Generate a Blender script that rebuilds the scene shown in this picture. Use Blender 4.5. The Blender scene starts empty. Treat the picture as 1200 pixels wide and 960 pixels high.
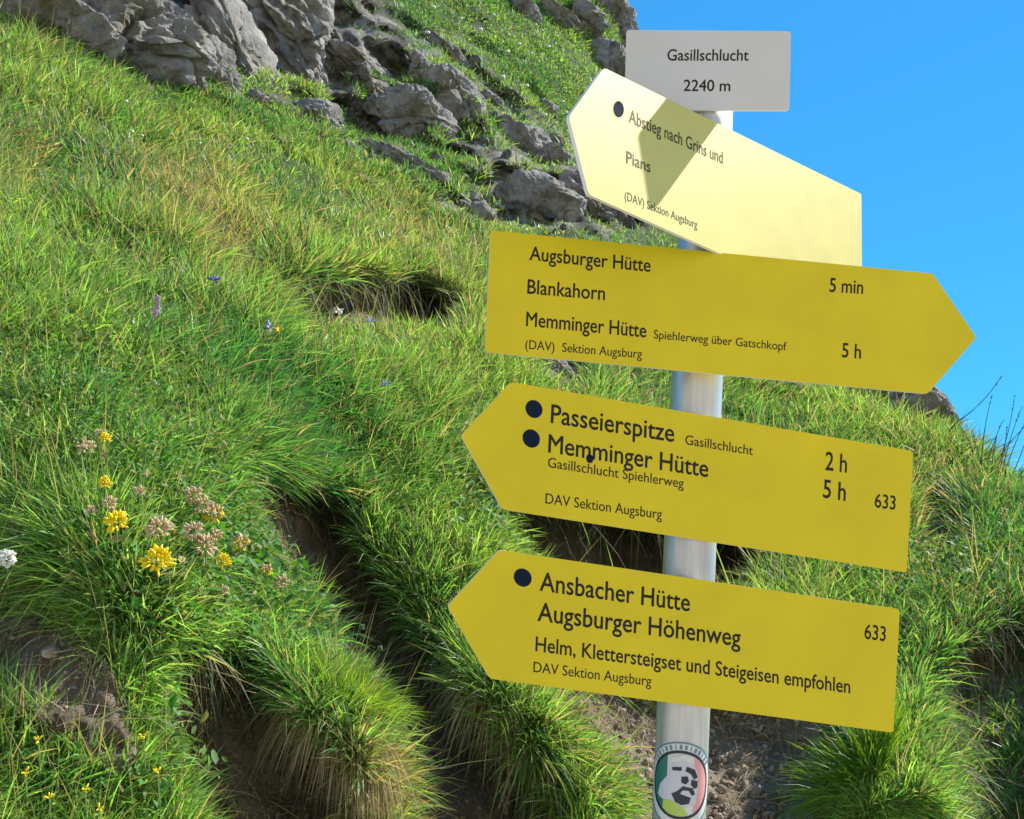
import bpy, bmesh, math, random
import numpy as np
from mathutils import Vector, Matrix

random.seed(7)
rng = np.random.default_rng(11)
R = math.radians
scene = bpy.context.scene
COL = scene.collection

# ------------------------------------------------------------------ camera
FPX = 1287.0                      # focal length in pixels of a 1200 px wide picture
PITCH, ROLL = R(6.0), R(3.35)
CAM = np.array([0.0, 0.0, 1.6])
fwd = np.array([0, math.cos(PITCH), math.sin(PITCH)])
up0 = np.array([0, -math.sin(PITCH), math.cos(PITCH)])
rt0 = np.array([1.0, 0, 0])
rgt = math.cos(ROLL) * rt0 + math.sin(ROLL) * up0
upv = -math.sin(ROLL) * rt0 + math.cos(ROLL) * up0
cd = bpy.data.cameras.new('camera')
cam = bpy.data.objects.new('camera', cd)
COL.objects.link(cam)
cd.sensor_width = 36.0
cd.lens = 36.0 * FPX / 1200.0
cd.clip_start = 0.05
cd.clip_end = 3000.0
M = Matrix(((rgt[0], upv[0], -fwd[0], CAM[0]), (rgt[1], upv[1], -fwd[1], CAM[1]),
            (rgt[2], upv[2], -fwd[2], CAM[2]), (0, 0, 0, 1)))
cam.matrix_world = M
scene.camera = cam

# ------------------------------------------------------------------ light
SUN_AZ, SUN_EL = R(30.0), R(39.5)          # azimuth measured from +x towards +y
sdir = np.array([math.cos(SUN_AZ) * math.cos(SUN_EL), math.sin(SUN_AZ) * math.cos(SUN_EL), math.sin(SUN_EL)])
world = bpy.data.worlds.new('World')
scene.world = world
world.use_nodes = True
wn = world.node_tree
bg = wn.nodes['Background']
sky = wn.nodes.new('ShaderNodeTexSky')
sky.sky_type = 'NISHITA'
sky.sun_disc = False
sky.sun_elevation = SUN_EL
sky.sun_rotation = math.atan2(sdir[0], sdir[1])
sky.altitude = 2240.0
sky.air_density = 1.0
sky.dust_density = 0.3
sky.ozone_density = 1.0
skm = wn.nodes.new('ShaderNodeMix'); skm.data_type = 'RGBA'; skm.blend_type = 'MULTIPLY'
skm.inputs['Factor'].default_value = 1.0
skm.inputs['B'].default_value = (0.265, 1.46, 2.7, 1)
skg = wn.nodes.new('ShaderNodeGamma'); skg.inputs['Gamma'].default_value = 0.45
wn.links.new(sky.outputs[0], skg.inputs['Color'])
wn.links.new(skg.outputs[0], skm.inputs['A'])
wn.links.new(skm.outputs['Result'], bg.inputs['Color'])
bg.inputs['Strength'].default_value = 0.10
sl = bpy.data.lights.new('sun', 'SUN')
sl.energy = 5.0
sl.angle = R(0.5)
sl.color = (1.0, 0.94, 0.84)
sun = bpy.data.objects.new('sun', sl)
COL.objects.link(sun)
sun.rotation_euler = Vector((-sdir[0], -sdir[1], -sdir[2])).to_track_quat('-Z', 'Y').to_euler()
scene.view_settings.view_transform = 'Standard'
scene.view_settings.look = 'None'
scene.view_settings.gamma = 1.0
scene.view_settings.exposure = 0.88
scene.view_settings.use_curve_mapping = False
scene.render.engine = 'CYCLES'
scene.cycles.max_bounces = 6
scene.cycles.diffuse_bounces = 3
scene.cycles.transmission_bounces = 4

# ------------------------------------------------------------------ helpers
def ray(px, py):
    px = np.asarray(px, float); py = np.asarray(py, float)
    a = (px - 600.0) / FPX; b = (480.0 - py) / FPX
    return fwd + a[..., None] * rgt + b[..., None] * upv

def at(px, py, d):
    return CAM + ray(px, py) * np.asarray(d, float)[..., None]

def tag(o, label=None, cat=None, group=None, kind=None):
    if label: o['label'] = label
    if cat: o['category'] = cat
    if group: o['group'] = group
    if kind: o['kind'] = kind
    return o

def link(name, me, parent=None, mat=None):
    o = bpy.data.objects.new(name, me)
    COL.objects.link(o)
    if parent is not None: o.parent = parent
    if mat is not None:
        me.materials.append(mat)
    return o

def empty(name, loc, parent=None):
    o = bpy.data.objects.new(name, None)
    o.empty_display_size = 0.05
    COL.objects.link(o)
    o.location = loc
    if parent is not None: o.parent = parent
    return o

def mesh_np(name, verts, quads=None, tris=None, cols=None, smooth=True):
    me = bpy.data.meshes.new(name)
    nq = 0 if quads is None else len(quads); nt = 0 if tris is None else len(tris)
    me.vertices.add(len(verts))
    me.vertices.foreach_set('co', np.ascontiguousarray(verts, np.float32).ravel())
    nl = nq * 4 + nt * 3
    me.loops.add(nl)
    idx = []
    if nq: idx.append(np.asarray(quads, np.int32).ravel())
    if nt: idx.append(np.asarray(tris, np.int32).ravel())
    me.loops.foreach_set('vertex_index', np.concatenate(idx))
    me.polygons.add(nq + nt)
    st = np.concatenate([np.arange(nq) * 4, nq * 4 + np.arange(nt) * 3]).astype(np.int32)
    me.polygons.foreach_set('loop_start', st)
    if smooth:
        me.polygons.foreach_set('use_smooth', np.ones(nq + nt, bool))
    if cols is not None:
        a = me.attributes.new('Col', 'FLOAT_COLOR', 'POINT')
        c4 = np.ones((len(verts), 4), np.float32); c4[:, :cols.shape[1]] = cols
        a.data.foreach_set('color', c4.ravel())
    me.update(calc_edges=True)
    return me

def _hash(ix, iy, iz, s):
    h = (ix.astype(np.int64) * 374761393 + iy.astype(np.int64) * 668265263 + iz.astype(np.int64) * 2147483647 + s * 974634777) & 0xffffffff
    h = ((h ^ (h >> 13)) * 1274126177) & 0xffffffff
    h = h ^ (h >> 16)
    return (h & 0xffff) / 65535.0

def noise(p, s=0):
    p = np.asarray(p, float)
    i = np.floor(p).astype(np.int64); f = p - i
    f = f * f * (3 - 2 * f)
    r = 0
    for dx in (0, 1):
        wx = f[..., 0] if dx else 1 - f[..., 0]
        for dy in (0, 1):
            wy = f[..., 1] if dy else 1 - f[..., 1]
            for dz in (0, 1):
                wz = f[..., 2] if dz else 1 - f[..., 2]
                r = r + wx * wy * wz * _hash(i[..., 0] + dx, i[..., 1] + dy, i[..., 2] + dz, s)
    return r * 2 - 1

def fbm(p, s=0, o=4):
    r = 0; a = 0.5
    p = np.asarray(p, float)
    for k in range(o):
        r = r + a * noise(p, s + k); p = p * 2.03 + 17.1; a *= 0.5
    return r

def unit(v):
    return v / np.maximum(np.linalg.norm(v, axis=-1, keepdims=True), 1e-9)

# ------------------------------------------------------------------ materials
def mat(name):
    m = bpy.data.materials.new(name); m.use_nodes = True
    nt = m.node_tree
    return m, nt, nt.nodes['Principled BSDF']

def ramp(nt, fac, stops):
    r = nt.nodes.new('ShaderNodeValToRGB')
    e = r.color_ramp.elements
    while len(e) < len(stops): e.new(0.5)
    for k, (p, c) in enumerate(stops):
        e[k].position = p; e[k].color = (*c, 1)
    nt.links.new(fac, r.inputs[0])
    return r.outputs[0]

def tex(nt, kind, scale, detail=4, coord='Object', rough=0.6):
    tc = nt.nodes.new('ShaderNodeTexCoord')
    t = nt.nodes.new(kind)
    t.inputs['Scale'].default_value = scale
    if 'Detail' in t.inputs: t.inputs['Detail'].default_value = detail
    if 'Roughness' in t.inputs: t.inputs['Roughness'].default_value = rough
    nt.links.new(tc.outputs[coord], t.inputs['Vector'])
    return t

def paint(name, col, rough, vary=0.06, spec=0.5, nscale=9):
    m, nt, b = mat(name)
    t = tex(nt, 'ShaderNodeTexNoise', nscale, 6)
    c = ramp(nt, t.outputs[0], [(0.3, tuple(x * (1 - vary) for x in col)), (0.7, tuple(min(1, x * (1 + vary)) for x in col))])
    nt.links.new(c, b.inputs['Base Color'])
    t2 = tex(nt, 'ShaderNodeTexNoise', nscale * 4, 5)
    mr = nt.nodes.new('ShaderNodeMapRange')
    mr.inputs['To Min'].default_value = rough * 0.85; mr.inputs['To Max'].default_value = rough * 1.15
    nt.links.new(t2.outputs[0], mr.inputs['Value'])
    nt.links.new(mr.outputs[0], b.inputs['Roughness'])
    b.inputs['Specular IOR Level'].default_value = spec
    return m

M_YEL = paint('yellow_paint', (0.705, 0.555, 0.004), 0.46, 0.07, 0.38)
M_BLEACH = paint('bleached_yellow_paint', (0.66, 0.565, 0.085), 0.46, 0.05, 1.0)
M_GREY = paint('grey_paint', (0.625, 0.61, 0.58), 0.45, 0.03)
M_EDGE = paint('bare_edge', (0.85, 0.84, 0.80), 0.4, 0.05)
M_INK = paint('black_ink', (0.022, 0.018, 0.012), 0.6, 0.1, 0.25)
M_INKG = paint('faded_ink', (0.08, 0.07, 0.03), 0.55, 0.1, 0.2)
M_DOT = paint('navy_dot', (0.010, 0.018, 0.040), 0.8, 0.1, 0.08)
M_POLE, nt, b = mat('galvanised_metal')
t = tex(nt, 'ShaderNodeTexNoise', 14, 6)
mp = nt.nodes.new('ShaderNodeMapping'); mp.inputs['Scale'].default_value = (6, 6, 0.35)
nt.links.new(t.inputs['Vector'].links[0].from_socket, mp.inputs[0]); nt.links.new(mp.outputs[0], t.inputs['Vector'])
nt.links.new(ramp(nt, t.outputs[0], [(0.3, (0.42, 0.415, 0.40)), (0.7, (0.66, 0.65, 0.63))]), b.inputs['Base Color'])
b.inputs['Metallic'].default_value = 0.5
b.inputs['Roughness'].default_value = 0.36

def blade_mat(name, trans=0.45, rough=0.5):
    m, nt, b = mat(name)
    a = nt.nodes.new('ShaderNodeAttribute'); a.attribute_name = 'Col'
    nt.links.new(a.outputs['Color'], b.inputs['Base Color'])
    b.inputs['Roughness'].default_value = rough
    b.inputs['Specular IOR Level'].default_value = 0.5
    tr = nt.nodes.new('ShaderNodeBsdfTranslucent')
    g = nt.nodes.new('ShaderNodeMix'); g.data_type = 'RGBA'; g.blend_type = 'MULTIPLY'
    g.inputs['Factor'].default_value = 1.0
    nt.links.new(a.outputs['Color'], g.inputs['A']); g.inputs['B'].default_value = (1.55, 1.6, 0.75, 1)
    nt.links.new(g.outputs['Result'], tr.inputs['Color'])
    mx = nt.nodes.new('ShaderNodeMixShader'); mx.inputs[0].default_value = trans
    nt.links.new(b.outputs[0], mx.inputs[1]); nt.links.new(tr.outputs[0], mx.inputs[2])
    nt.links.new(mx.outputs[0], nt.nodes['Material Output'].inputs['Surface'])
    return m

M_BLADE = blade_mat('grass_blade', 0.42, 0.48)
M_LEAF = blade_mat('leaf', 0.35, 0.65)
M_DRY = blade_mat('dry_blade', 0.25, 0.7)
M_PETAL = blade_mat('petal', 0.25, 0.6)

def soil_colour(nt):
    t = tex(nt, 'ShaderNodeTexNoise', 7, 8, rough=0.7)
    c1 = ramp(nt, t.outputs[0], [(0.3, (0.12, 0.086, 0.062)), (0.5, (0.28, 0.21, 0.155)), (0.68, (0.47, 0.38, 0.29))])
    return c1

M_TER, nt, b = mat('hillside_ground')
a = nt.nodes.new('ShaderNodeAttribute'); a.attribute_name = 'Col'
sep = nt.nodes.new('ShaderNodeSeparateColor'); nt.links.new(a.outputs['Color'], sep.inputs[0])
soil = soil_colour(nt)
tg = tex(nt, 'ShaderNodeTexNoise', 40, 8)
turf = ramp(nt, tg.outputs[0], [(0.3, (0.022, 0.045, 0.010)), (0.5, (0.05, 0.095, 0.02)), (0.7, (0.12, 0.14, 0.04))])
tk = tex(nt, 'ShaderNodeTexNoise', 3, 10, rough=0.7)
stone = ramp(nt, tk.outputs[0], [(0.34, (0.04, 0.034, 0.028)), (0.5, (0.13, 0.115, 0.098)), (0.62, (0.38, 0.355, 0.32))])
m1 = nt.nodes.new('ShaderNodeMix'); m1.data_type = 'RGBA'
nt.links.new(sep.outputs[0], m1.inputs['Factor']); nt.links.new(turf, m1.inputs['A']); nt.links.new(soil, m1.inputs['B'])
m2 = nt.nodes.new('ShaderNodeMix'); m2.data_type = 'RGBA'
nt.links.new(sep.outputs[1], m2.inputs['Factor']); nt.links.new(m1.outputs['Result'], m2.inputs['A']); nt.links.new(stone, m2.inputs['B'])
nt.links.new(m2.outputs['Result'], b.inputs['Base Color'])
b.inputs['Roughness'].default_value = 0.95
tb = tex(nt, 'ShaderNodeTexNoise', 30, 10, rough=0.75)
bp = nt.nodes.new('ShaderNodeBump'); bp.inputs['Strength'].default_value = 1.0; bp.inputs['Distance'].default_value = 0.035
nt.links.new(tb.outputs[0], bp.inputs['Height']); nt.links.new(bp.outputs[0], b.inputs['Normal'])

M_ROCK, nt, b = mat('grey_rock')
tk = tex(nt, 'ShaderNodeTexNoise', 2.6, 12, rough=0.72)
c1 = ramp(nt, tk.outputs[0], [(0.33, (0.07, 0.066, 0.06)), (0.42, (0.24, 0.228, 0.21)), (0.52, (0.42, 0.40, 0.37)), (0.66, (0.66, 0.63, 0.585))])
tl = tex(nt, 'ShaderNodeTexNoise', 1.7, 8)
lich = ramp(nt, tl.outputs[0], [(0.52, (0, 0, 0)), (0.66, (1, 1, 1))])
mm = nt.nodes.new('ShaderNodeMix'); mm.data_type = 'RGBA'
nt.links.new(lich, mm.inputs['Factor']); nt.links.new(c1, mm.inputs['A']); mm.inputs['B'].default_value = (0.19, 0.17, 0.09, 1)
nt.links.new(mm.outputs['Result'], b.inputs['Base Color'])
b.inputs['Roughness'].default_value = 0.9
tb = tex(nt, 'ShaderNodeTexNoise', 9, 12, rough=0.75)
tv = tex(nt, 'ShaderNodeTexVoronoi', 3)
tv.feature = 'DISTANCE_TO_EDGE'
ad = nt.nodes.new('ShaderNodeMath'); ad.operation = 'ADD'
vr = nt.nodes.new('ShaderNodeMapRange'); vr.inputs['From Max'].default_value = 0.03; vr.inputs['To Max'].default_value = 0.06
nt.links.new(tv.outputs['Distance'], vr.inputs['Value'])
nt.links.new(tb.outputs[0], ad.inputs[0]); nt.links.new(vr.outputs[0], ad.inputs[1])
bp = nt.nodes.new('ShaderNodeBump'); bp.inputs['Strength'].default_value = 1.0; bp.inputs['Distance'].default_value = 0.10
nt.links.new(ad.outputs[0], bp.inputs['Height']); nt.links.new(bp.outputs[0], b.inputs['Normal'])

M_VAL = paint('valley_green', (0.05, 0.08, 0.03), 0.95, 0.3, 0.1, 0.02)

# ------------------------------------------------------------------ the hillside
CP = np.array([
 (-300,-300,9),(0,-300,10),(400,-300,14),(800,-300,20),
 (0,0,6.5),(150,0,7.5),(300,0,8.5),(500,0,10.5),(700,0,13),
 (0,100,5),(200,130,6.3),(400,130,8.0),(550,130,9.0),(700,130,10.5),
 (0,250,3.6),(200,250,4.4),(400,260,5.6),(550,280,6.6),(700,280,7.5),(850,320,8),
 (0,400,2.6),(200,400,2.9),(350,400,3.4),(500,420,4.0),(700,450,4.6),(900,470,5.4),(1110,480,5.6),
 (0,550,2.0),(200,550,2.1),(400,550,2.9),(550,560,3.2),(750,600,3.6),(950,600,4.0),(1150,600,3.9),
 (0,700,1.75),(200,700,1.8),(400,720,2.5),(550,720,2.6),(750,720,3.0),(950,720,3.1),(1150,720,3.0),
 (0,960,1.45),(200,960,1.55),(400,900,1.9),(550,900,2.1),(750,900,2.3),(950,900,2.4),(1150,900,2.3),
 (0,1300,1.2),(400,1300,1.5),(800,1300,1.8),(1200,1300,1.75),
 (-300,300,2.8),(-300,900,1.3),(1500,700,3.4),(1500,1000,2.2),(1500,1300,1.7),
 (-300,2200,1.0),(400,2200,1.3),(1000,2200,1.45),(1500,2200,1.35)], float)

def tps(r):
    return np.where(r > 1e-9, r * r * np.log(np.maximum(r, 1e-9)), 0)
_X = CP[:, :2] / 500.0; _n = len(CP)
_A = np.zeros((_n + 3, _n + 3))
_A[:_n, :_n] = tps(np.linalg.norm(_X[:, None] - _X[None], axis=2)) + 0.004 * np.eye(_n)
_A[:_n, _n] = 1; _A[:_n, _n + 1:] = _X; _A[_n, :_n] = 1; _A[_n + 1:, :_n] = _X.T
_w = np.linalg.solve(_A, np.concatenate([np.log(CP[:, 2]), np.zeros(3)]))

STEP = 5.0
gx = np.arange(-300, 1501, STEP)
gy = np.concatenate([np.arange(-300, 1101, STEP), np.linspace(1112, 2200, 60)])
# (rows below the picture are coarse: they are the bank running down to the path)
GX, GY = np.meshgrid(gx, gy)
P2 = np.stack([GX, GY], -1).reshape(-1, 2) / 500.0
base = np.zeros(len(P2))
for c in range(0, len(P2), 20000):
    q = P2[c:c + 20000]
    base[c:c + 20000] = tps(np.linalg.norm(q[:, None] - _X[None], axis=2)) @ _w[:_n] + _w[_n] + q @ _w[_n + 1:]
base = np.exp(base).reshape(GX.shape)

def inpoly(poly, ox=0, oy=0):
    X, Y = GX + ox, GY + oy
    m = np.zeros(GX.shape, bool); n = len(poly)
    for k in range(n):
        x1, y1 = poly[k]; x2, y2 = poly[(k + 1) % n]
        if y1 == y2: continue
        c = ((y1 > Y) != (y2 > Y)) & (X < (x2 - x1) * (Y - y1) / (y2 - y1) + x1)
        m ^= c
    return m.astype(float)

def blur(m, px):
    r = max(1, int(round(px / STEP)))
    for _ in range(2):
        for ax in (0, 1):
            pad = [(0, 0), (0, 0)]; pad[ax] = (r + 1, r)
            c = np.cumsum(np.pad(m, pad, 'edge'), axis=ax)
            n = m.shape[ax]
            hi = np.take(c, np.arange(2 * r + 1, 2 * r + 1 + n), axis=ax)
            lo = np.take(c, np.arange(0, n), axis=ax)
            m = (hi - lo) / (2 * r + 1)
    return m

wob = np.stack([GX / 45, GY / 45, 0 * GX], -1)
def zone(poly, soft):
    return blur(inpoly(poly, 16 * fbm(wob, 5, 3), 16 * fbm(wob, 15, 3)), soft)

Z = {
 'gully_left': [(195,762),(290,785),(340,835),(392,880),(412,960),(412,1060),(225,1060),(248,960),(218,900),(192,830)],
 'gully_mid': [(285,560),(345,570),(400,610),(425,660),(470,740),(540,800),(600,880),(665,960),(665,1060),(478,1060),(478,900),(440,800),(370,700),(320,640)],
 'ledge': [(330,340),(410,326),(485,336),(545,360),(535,402),(430,400),(345,400)],
 'hollow': [(600,596),(770,610),(930,640),(900,664),(870,700),(760,700),(610,665)],
 'path_dirt': [(590,788),(700,796),(960,830),(1000,900),(960,1060),(700,1060),(722,930),(650,850)],
 'hollow_right': [(1095,800),(1170,740),(1260,740),(1300,1060),(1130,1060),(1120,900)],
 'bare_patch': [(-60,705),(65,712),(140,780),(175,900),(120,920),(40,860),(-60,830)],
 'small_gap': [(610,415),(690,425),(690,462),(640,450)],
 'gap_right': [(1070,590),(1120,585),(1130,640),(1075,650)],
}
rec = {'gully_left': 0.17, 'gully_mid': 0.27, 'ledge': 0.85, 'hollow': 0.65, 'path_dirt': 0.12, 'hollow_right': 0.3,
       'bare_patch': -0.05, 'small_gap': 0.35, 'gap_right': 0.2}
soilm = np.zeros(GX.shape)
bald = np.zeros(GX.shape)
depth = base.copy()
for k, poly in Z.items():
    m = zone(poly, 7)
    depth += rec[k] * zone(poly, 10 if k != 'path_dirt' else 18)
    soilm = np.maximum(soilm, m)
    bald = np.maximum(bald, (m * 0.5 if k == 'hollow_right' else m * 0.85 if k == 'gully_mid' else m) if k != 'ledge' else zone([(345,338),(410,328),(485,338),(540,362),(525,384),(420,382),(355,372)], 5))
# the tuft island in front of the gully and the lips of the banks stand out a little
for poly, amt, sf in (([(310,740),(400,740),(470,850),(460,900),(400,930),(330,850)], -0.22, 22),
                      ([(470,640),(600,620),(720,880),(640,890),(540,800)], -0.12, 25),
                      ([(60,560),(260,580),(330,700),(220,760),(60,700)], -0.06, 30),
                      ([(960,830),(1080,800),(1120,960),(980,980)], -0.15, 22),
                      ([(280,270),(560,290),(560,335),(300,320)], -0.18, 16),
                      ([(225,262),(330,285),(335,345),(250,325)], 0.30, 10), ([(95,425),(230,425),(260,510),(130,500)], 0.09, 12),
                      ([(0,165),(95,175),(90,235),(0,225)], 0.15, 12), ([(380,205),(520,250),(510,285),(390,240)], 0.25, 10),
                      ([(590,540),(930,590),(930,615),(600,590)], -0.2, 12)):
    depth += amt * blur(inpoly(poly), sf)
ROCKZ = [(0,0),(330,-60),(430,-60),(470,30),(560,60),(650,140),(770,240),(720,290),(560,280),(330,130),(200,90),(90,50)]
rockz = blur(inpoly(ROCKZ), 14)

RIDGE = np.array([(690,-420),(700,-100),(714,0),(728,45),(734,110),(765,190),(810,270),(880,330),(980,395),(1060,445),(1113,484),(1150,533),(1200,582),(1300,668),(1520,850)], float)
def ridge_sd(X, Y):
    best = np.full(X.shape, 1e9); sgn = np.ones(X.shape)
    for k in range(len(RIDGE) - 1):
        a = RIDGE[k]; bb = RIDGE[k + 1]; e = bb - a
        t = np.clip(((X - a[0]) * e[0] + (Y - a[1]) * e[1]) / (e @ e), 0, 1)
        d = np.hypot(X - a[0] - t * e[0], Y - a[1] - t * e[1])
        c = e[0] * (Y - a[1]) - e[1] * (X - a[0])       # > 0 below/left of the ridge
        u = d < best
        best = np.where(u, d, best); sgn = np.where(u, np.sign(c), sgn)
    return best * sgn
SD = ridge_sd(GX, GY)
gY_, gX_ = np.gradient(SD); gl = np.hypot(gX_, gY_) + 1e-9
gX_, gY_ = gX_ / gl, gY_ / gl
neg = np.maximum(-SD, 0)
RX, RY = GX + 2 * neg * gX_, GY + 2 * neg * gY_          # behind the crest the ground folds back and down
depth = depth * (1 + 0.05 * np.exp(-np.maximum(SD, 0) / 25)) + neg * 0.02 * depth
POS = at(RX, RY, depth)
def normals(P):
    du = np.gradient(P, axis=1); dv = np.gradient(P, axis=0)
    return unit(np.cross(dv, du))
NRM = normals(POS)
flip = np.sign(np.sum(NRM * (CAM - POS), -1, keepdims=True)); NRM *= np.where(flip == 0, 1, flip)
amp = np.clip(depth * 0.034, 0.03, 0.30)
bump = fbm(POS * (2.2 / np.clip(depth[..., None] / 2.5, 1, 2.5)) , 3, 4) * amp * 1.4
sb = (fbm(POS * 14, 9, 4) * 0.04 + fbm(POS * 38, 19, 3) * 0.022) * soilm + rockz * (0.4 - np.abs(fbm(POS * 1.7, 21, 5)) * 2.2) * 0.42 + rockz * fbm(POS * 6, 27, 4) * 0.14
POS = CAM + (POS - CAM) * (1 - 1.15 * np.clip(bump + sb, -0.2 * depth, 0.2 * depth) / depth)[..., None]
NRM = normals(POS); NRM *= np.sign(np.sum(NRM * (CAM - POS), -1, keepdims=True) + 1e-9)
nr, nc = GX.shape
ids = np.arange(nr * nc).reshape(nr, nc)
ok = (SD > -70)
okq = ok[:-1, :-1] & ok[1:, :-1] & ok[:-1, 1:] & ok[1:, 1:]
quads = np.stack([ids[:-1, :-1], ids[1:, :-1], ids[1:, 1:], ids[:-1, 1:]], -1)[okq]
rk = rockz * np.clip(1.1 + 1.0 * fbm(POS * 1.1, 33, 4), 0, 1)
tc_ = np.stack([np.clip(soilm * 1.15, 0, 1), np.clip(rk, 0, 1) * (1 - soilm), 0 * soilm], -1).reshape(-1, 3)
hill = link('hillside', mesh_np('hillside', POS.reshape(-1, 3), quads, None, tc_), None, M_TER)
tag(hill, 'steep grassy alpine hillside behind the signpost', 'hillside', kind='structure')

def surf(px, py):
    """world point and normal of the hillside seen at a picture position"""
    px = np.asarray(px, float); py = np.asarray(py, float)
    j = np.clip((px - gx[0]) / STEP, 0, nc - 1.001)
    i = np.interp(py, gy, np.arange(nr)); i = np.clip(i, 0, nr - 1.001)
    i0 = i.astype(int); j0 = j.astype(int); fi = (i - i0)[..., None]; fj = (j - j0)[..., None]
    def g(A):
        return A[i0, j0] * (1 - fi) * (1 - fj) + A[i0 + 1, j0] * fi * (1 - fj) + A[i0, j0 + 1] * (1 - fi) * fj + A[i0 + 1, j0 + 1] * fi * fj
    return g(POS), unit(g(NRM))
def field(A, px, py):
    j = np.clip(((np.asarray(px) - gx[0]) / STEP).round().astype(int), 0, nc - 1)
    i = np.clip(np.interp(py, gy, np.arange(nr)).round().astype(int), 0, nr - 1)
    return A[i, j]
def dep(P):
    return (P - CAM) @ fwd

bm = bmesh.new()
bmesh.ops.create_grid(bm, x_segments=8, y_segments=8, size=1500)
me = bpy.data.meshes.new('valley'); bm.to_mesh(me); bm.free()
val = link('valley_ground', me, None, M_VAL); val.location = (0, 600, -60)
tag(val, kind='structure')

# the path the photographer stands on and an unseen slope behind him, added to bounce warm sunlight
M_SCREE, nt, b = mat('bounce_scree')
t = tex(nt, 'ShaderNodeTexNoise', 0.4, 12, rough=0.7)
nt.links.new(ramp(nt, t.outputs[0], [(0.35, (0.26, 0.24, 0.19)), (0.6, (0.46, 0.42, 0.36))]), b.inputs['Base Color'])
b.inputs['Roughness'].default_value = 0.95
sx_ = np.linspace(-70, 70, 90); sy_ = np.concatenate([np.linspace(1.6, -4, 14), np.linspace(-5, -60, 60)])
SX, SY = np.meshgrid(sx_, sy_); SZ = np.where(SY > -4, 0, np.minimum((-SY - 4) * 1.1, 42)) - 0.12
SP = np.stack([SX, SY, SZ], -1); SP[..., 2] += fbm(SP * 0.25, 91, 4) * np.clip((-SY - 3) * 0.3, 0.05, 5)
ii = np.arange(SX.size).reshape(SX.shape)
o = link('bounce_slope', mesh_np('bounce_slope', SP.reshape(-1, 3), np.stack([ii[:-1, :-1], ii[1:, :-1], ii[1:, 1:], ii[:-1, 1:]], -1).reshape(-1, 4)), None, M_SCREE)
tag(o, kind='structure')

# ------------------------------------------------------------------ the signpost
POLE_D, POLE_R = 1.40, 0.0326
_A0 = at(816.0, 460.0, POLE_D) - CAM
ax = np.array([0.0, 0.0, 1.0])
def pole_axis(py):
    """the point of the plumb pole seen at picture row py"""
    b_ = (480.0 - py) / FPX
    return CAM + _A0 + ax * ((b_ * (_A0 @ fwd) - _A0 @ upv) / (upv[2] - b_ * fwd[2]))
foot = CAM + _A0; foot = np.array([foot[0], foot[1], 0.0])
def axis_at_z(z): return foot + ax * ((z - foot[2]) / ax[2])
post = empty('signpost', foot)
tag(post, 'metal signpost carrying four yellow hiking arrow signs and a grey altitude plate', 'signpost')
def local(P): return np.asarray(P) - foot

# pole (tube with a capped, slightly rounded top)
zt = pole_axis(95.0)[2]
prof = [(-0.35, POLE_R)] + [(z, POLE_R) for z in np.linspace(0, zt - 0.004, 12)] + [(zt - 0.001, POLE_R - 0.002), (zt, POLE_R - 0.006)]
xa = unit(np.cross(ax, [0, 1, 0])); ya = np.cross(ax, xa)
NS = 48; vs = []
for z, r in prof:
    c = axis_at_z(z)
    for k in range(NS):
        t = 2 * math.pi * k / NS
        vs.append(local(c + r * (math.cos(t) * xa + math.sin(t) * ya)))
qs = [(i * NS + k, i * NS + (k + 1) % NS, (i + 1) * NS + (k + 1) % NS, (i + 1) * NS + k) for i in range(len(prof) - 1) for k in range(NS)]
vs.append(local(axis_at_z(zt + 0.001))); last = (len(prof) - 1) * NS
ts = [(last + k, last + (k + 1) % NS, len(vs) - 1) for k in range(NS)]
pole = link('pole', mesh_np('pole', np.array(vs), qs, ts), post, M_POLE)

def plane_hit(px, py, P0, n):
    d = ray(px, py)
    t = ((P0 - CAM) @ n) / (d @ n)
    return CAM + d * t[..., None] if np.ndim(t) else CAM + d * t

_txt = {}
def text_geo(s):
    if s in _txt: return _txt[s]
    cu = bpy.data.curves.new('lettering', 'FONT'); cu.body = s; cu.resolution_u = 4
    o = bpy.data.objects.new('lettering', cu); COL.objects.link(o)
    bpy.context.view_layer.update()
    dg = bpy.context.evaluated_depsgraph_get()
    me = bpy.data.meshes.new_from_object(o.evaluated_get(dg))
    v = np.array([x.co[:] for x in me.vertices])[:, :2]; f = [tuple(p.vertices) for p in me.polygons]
    bpy.data.objects.remove(o); bpy.data.curves.remove(cu); bpy.data.meshes.remove(me)
    _txt[s] = (v, f); return v, f
CAPH = text_geo('H')[0][:, 1].max()

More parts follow.
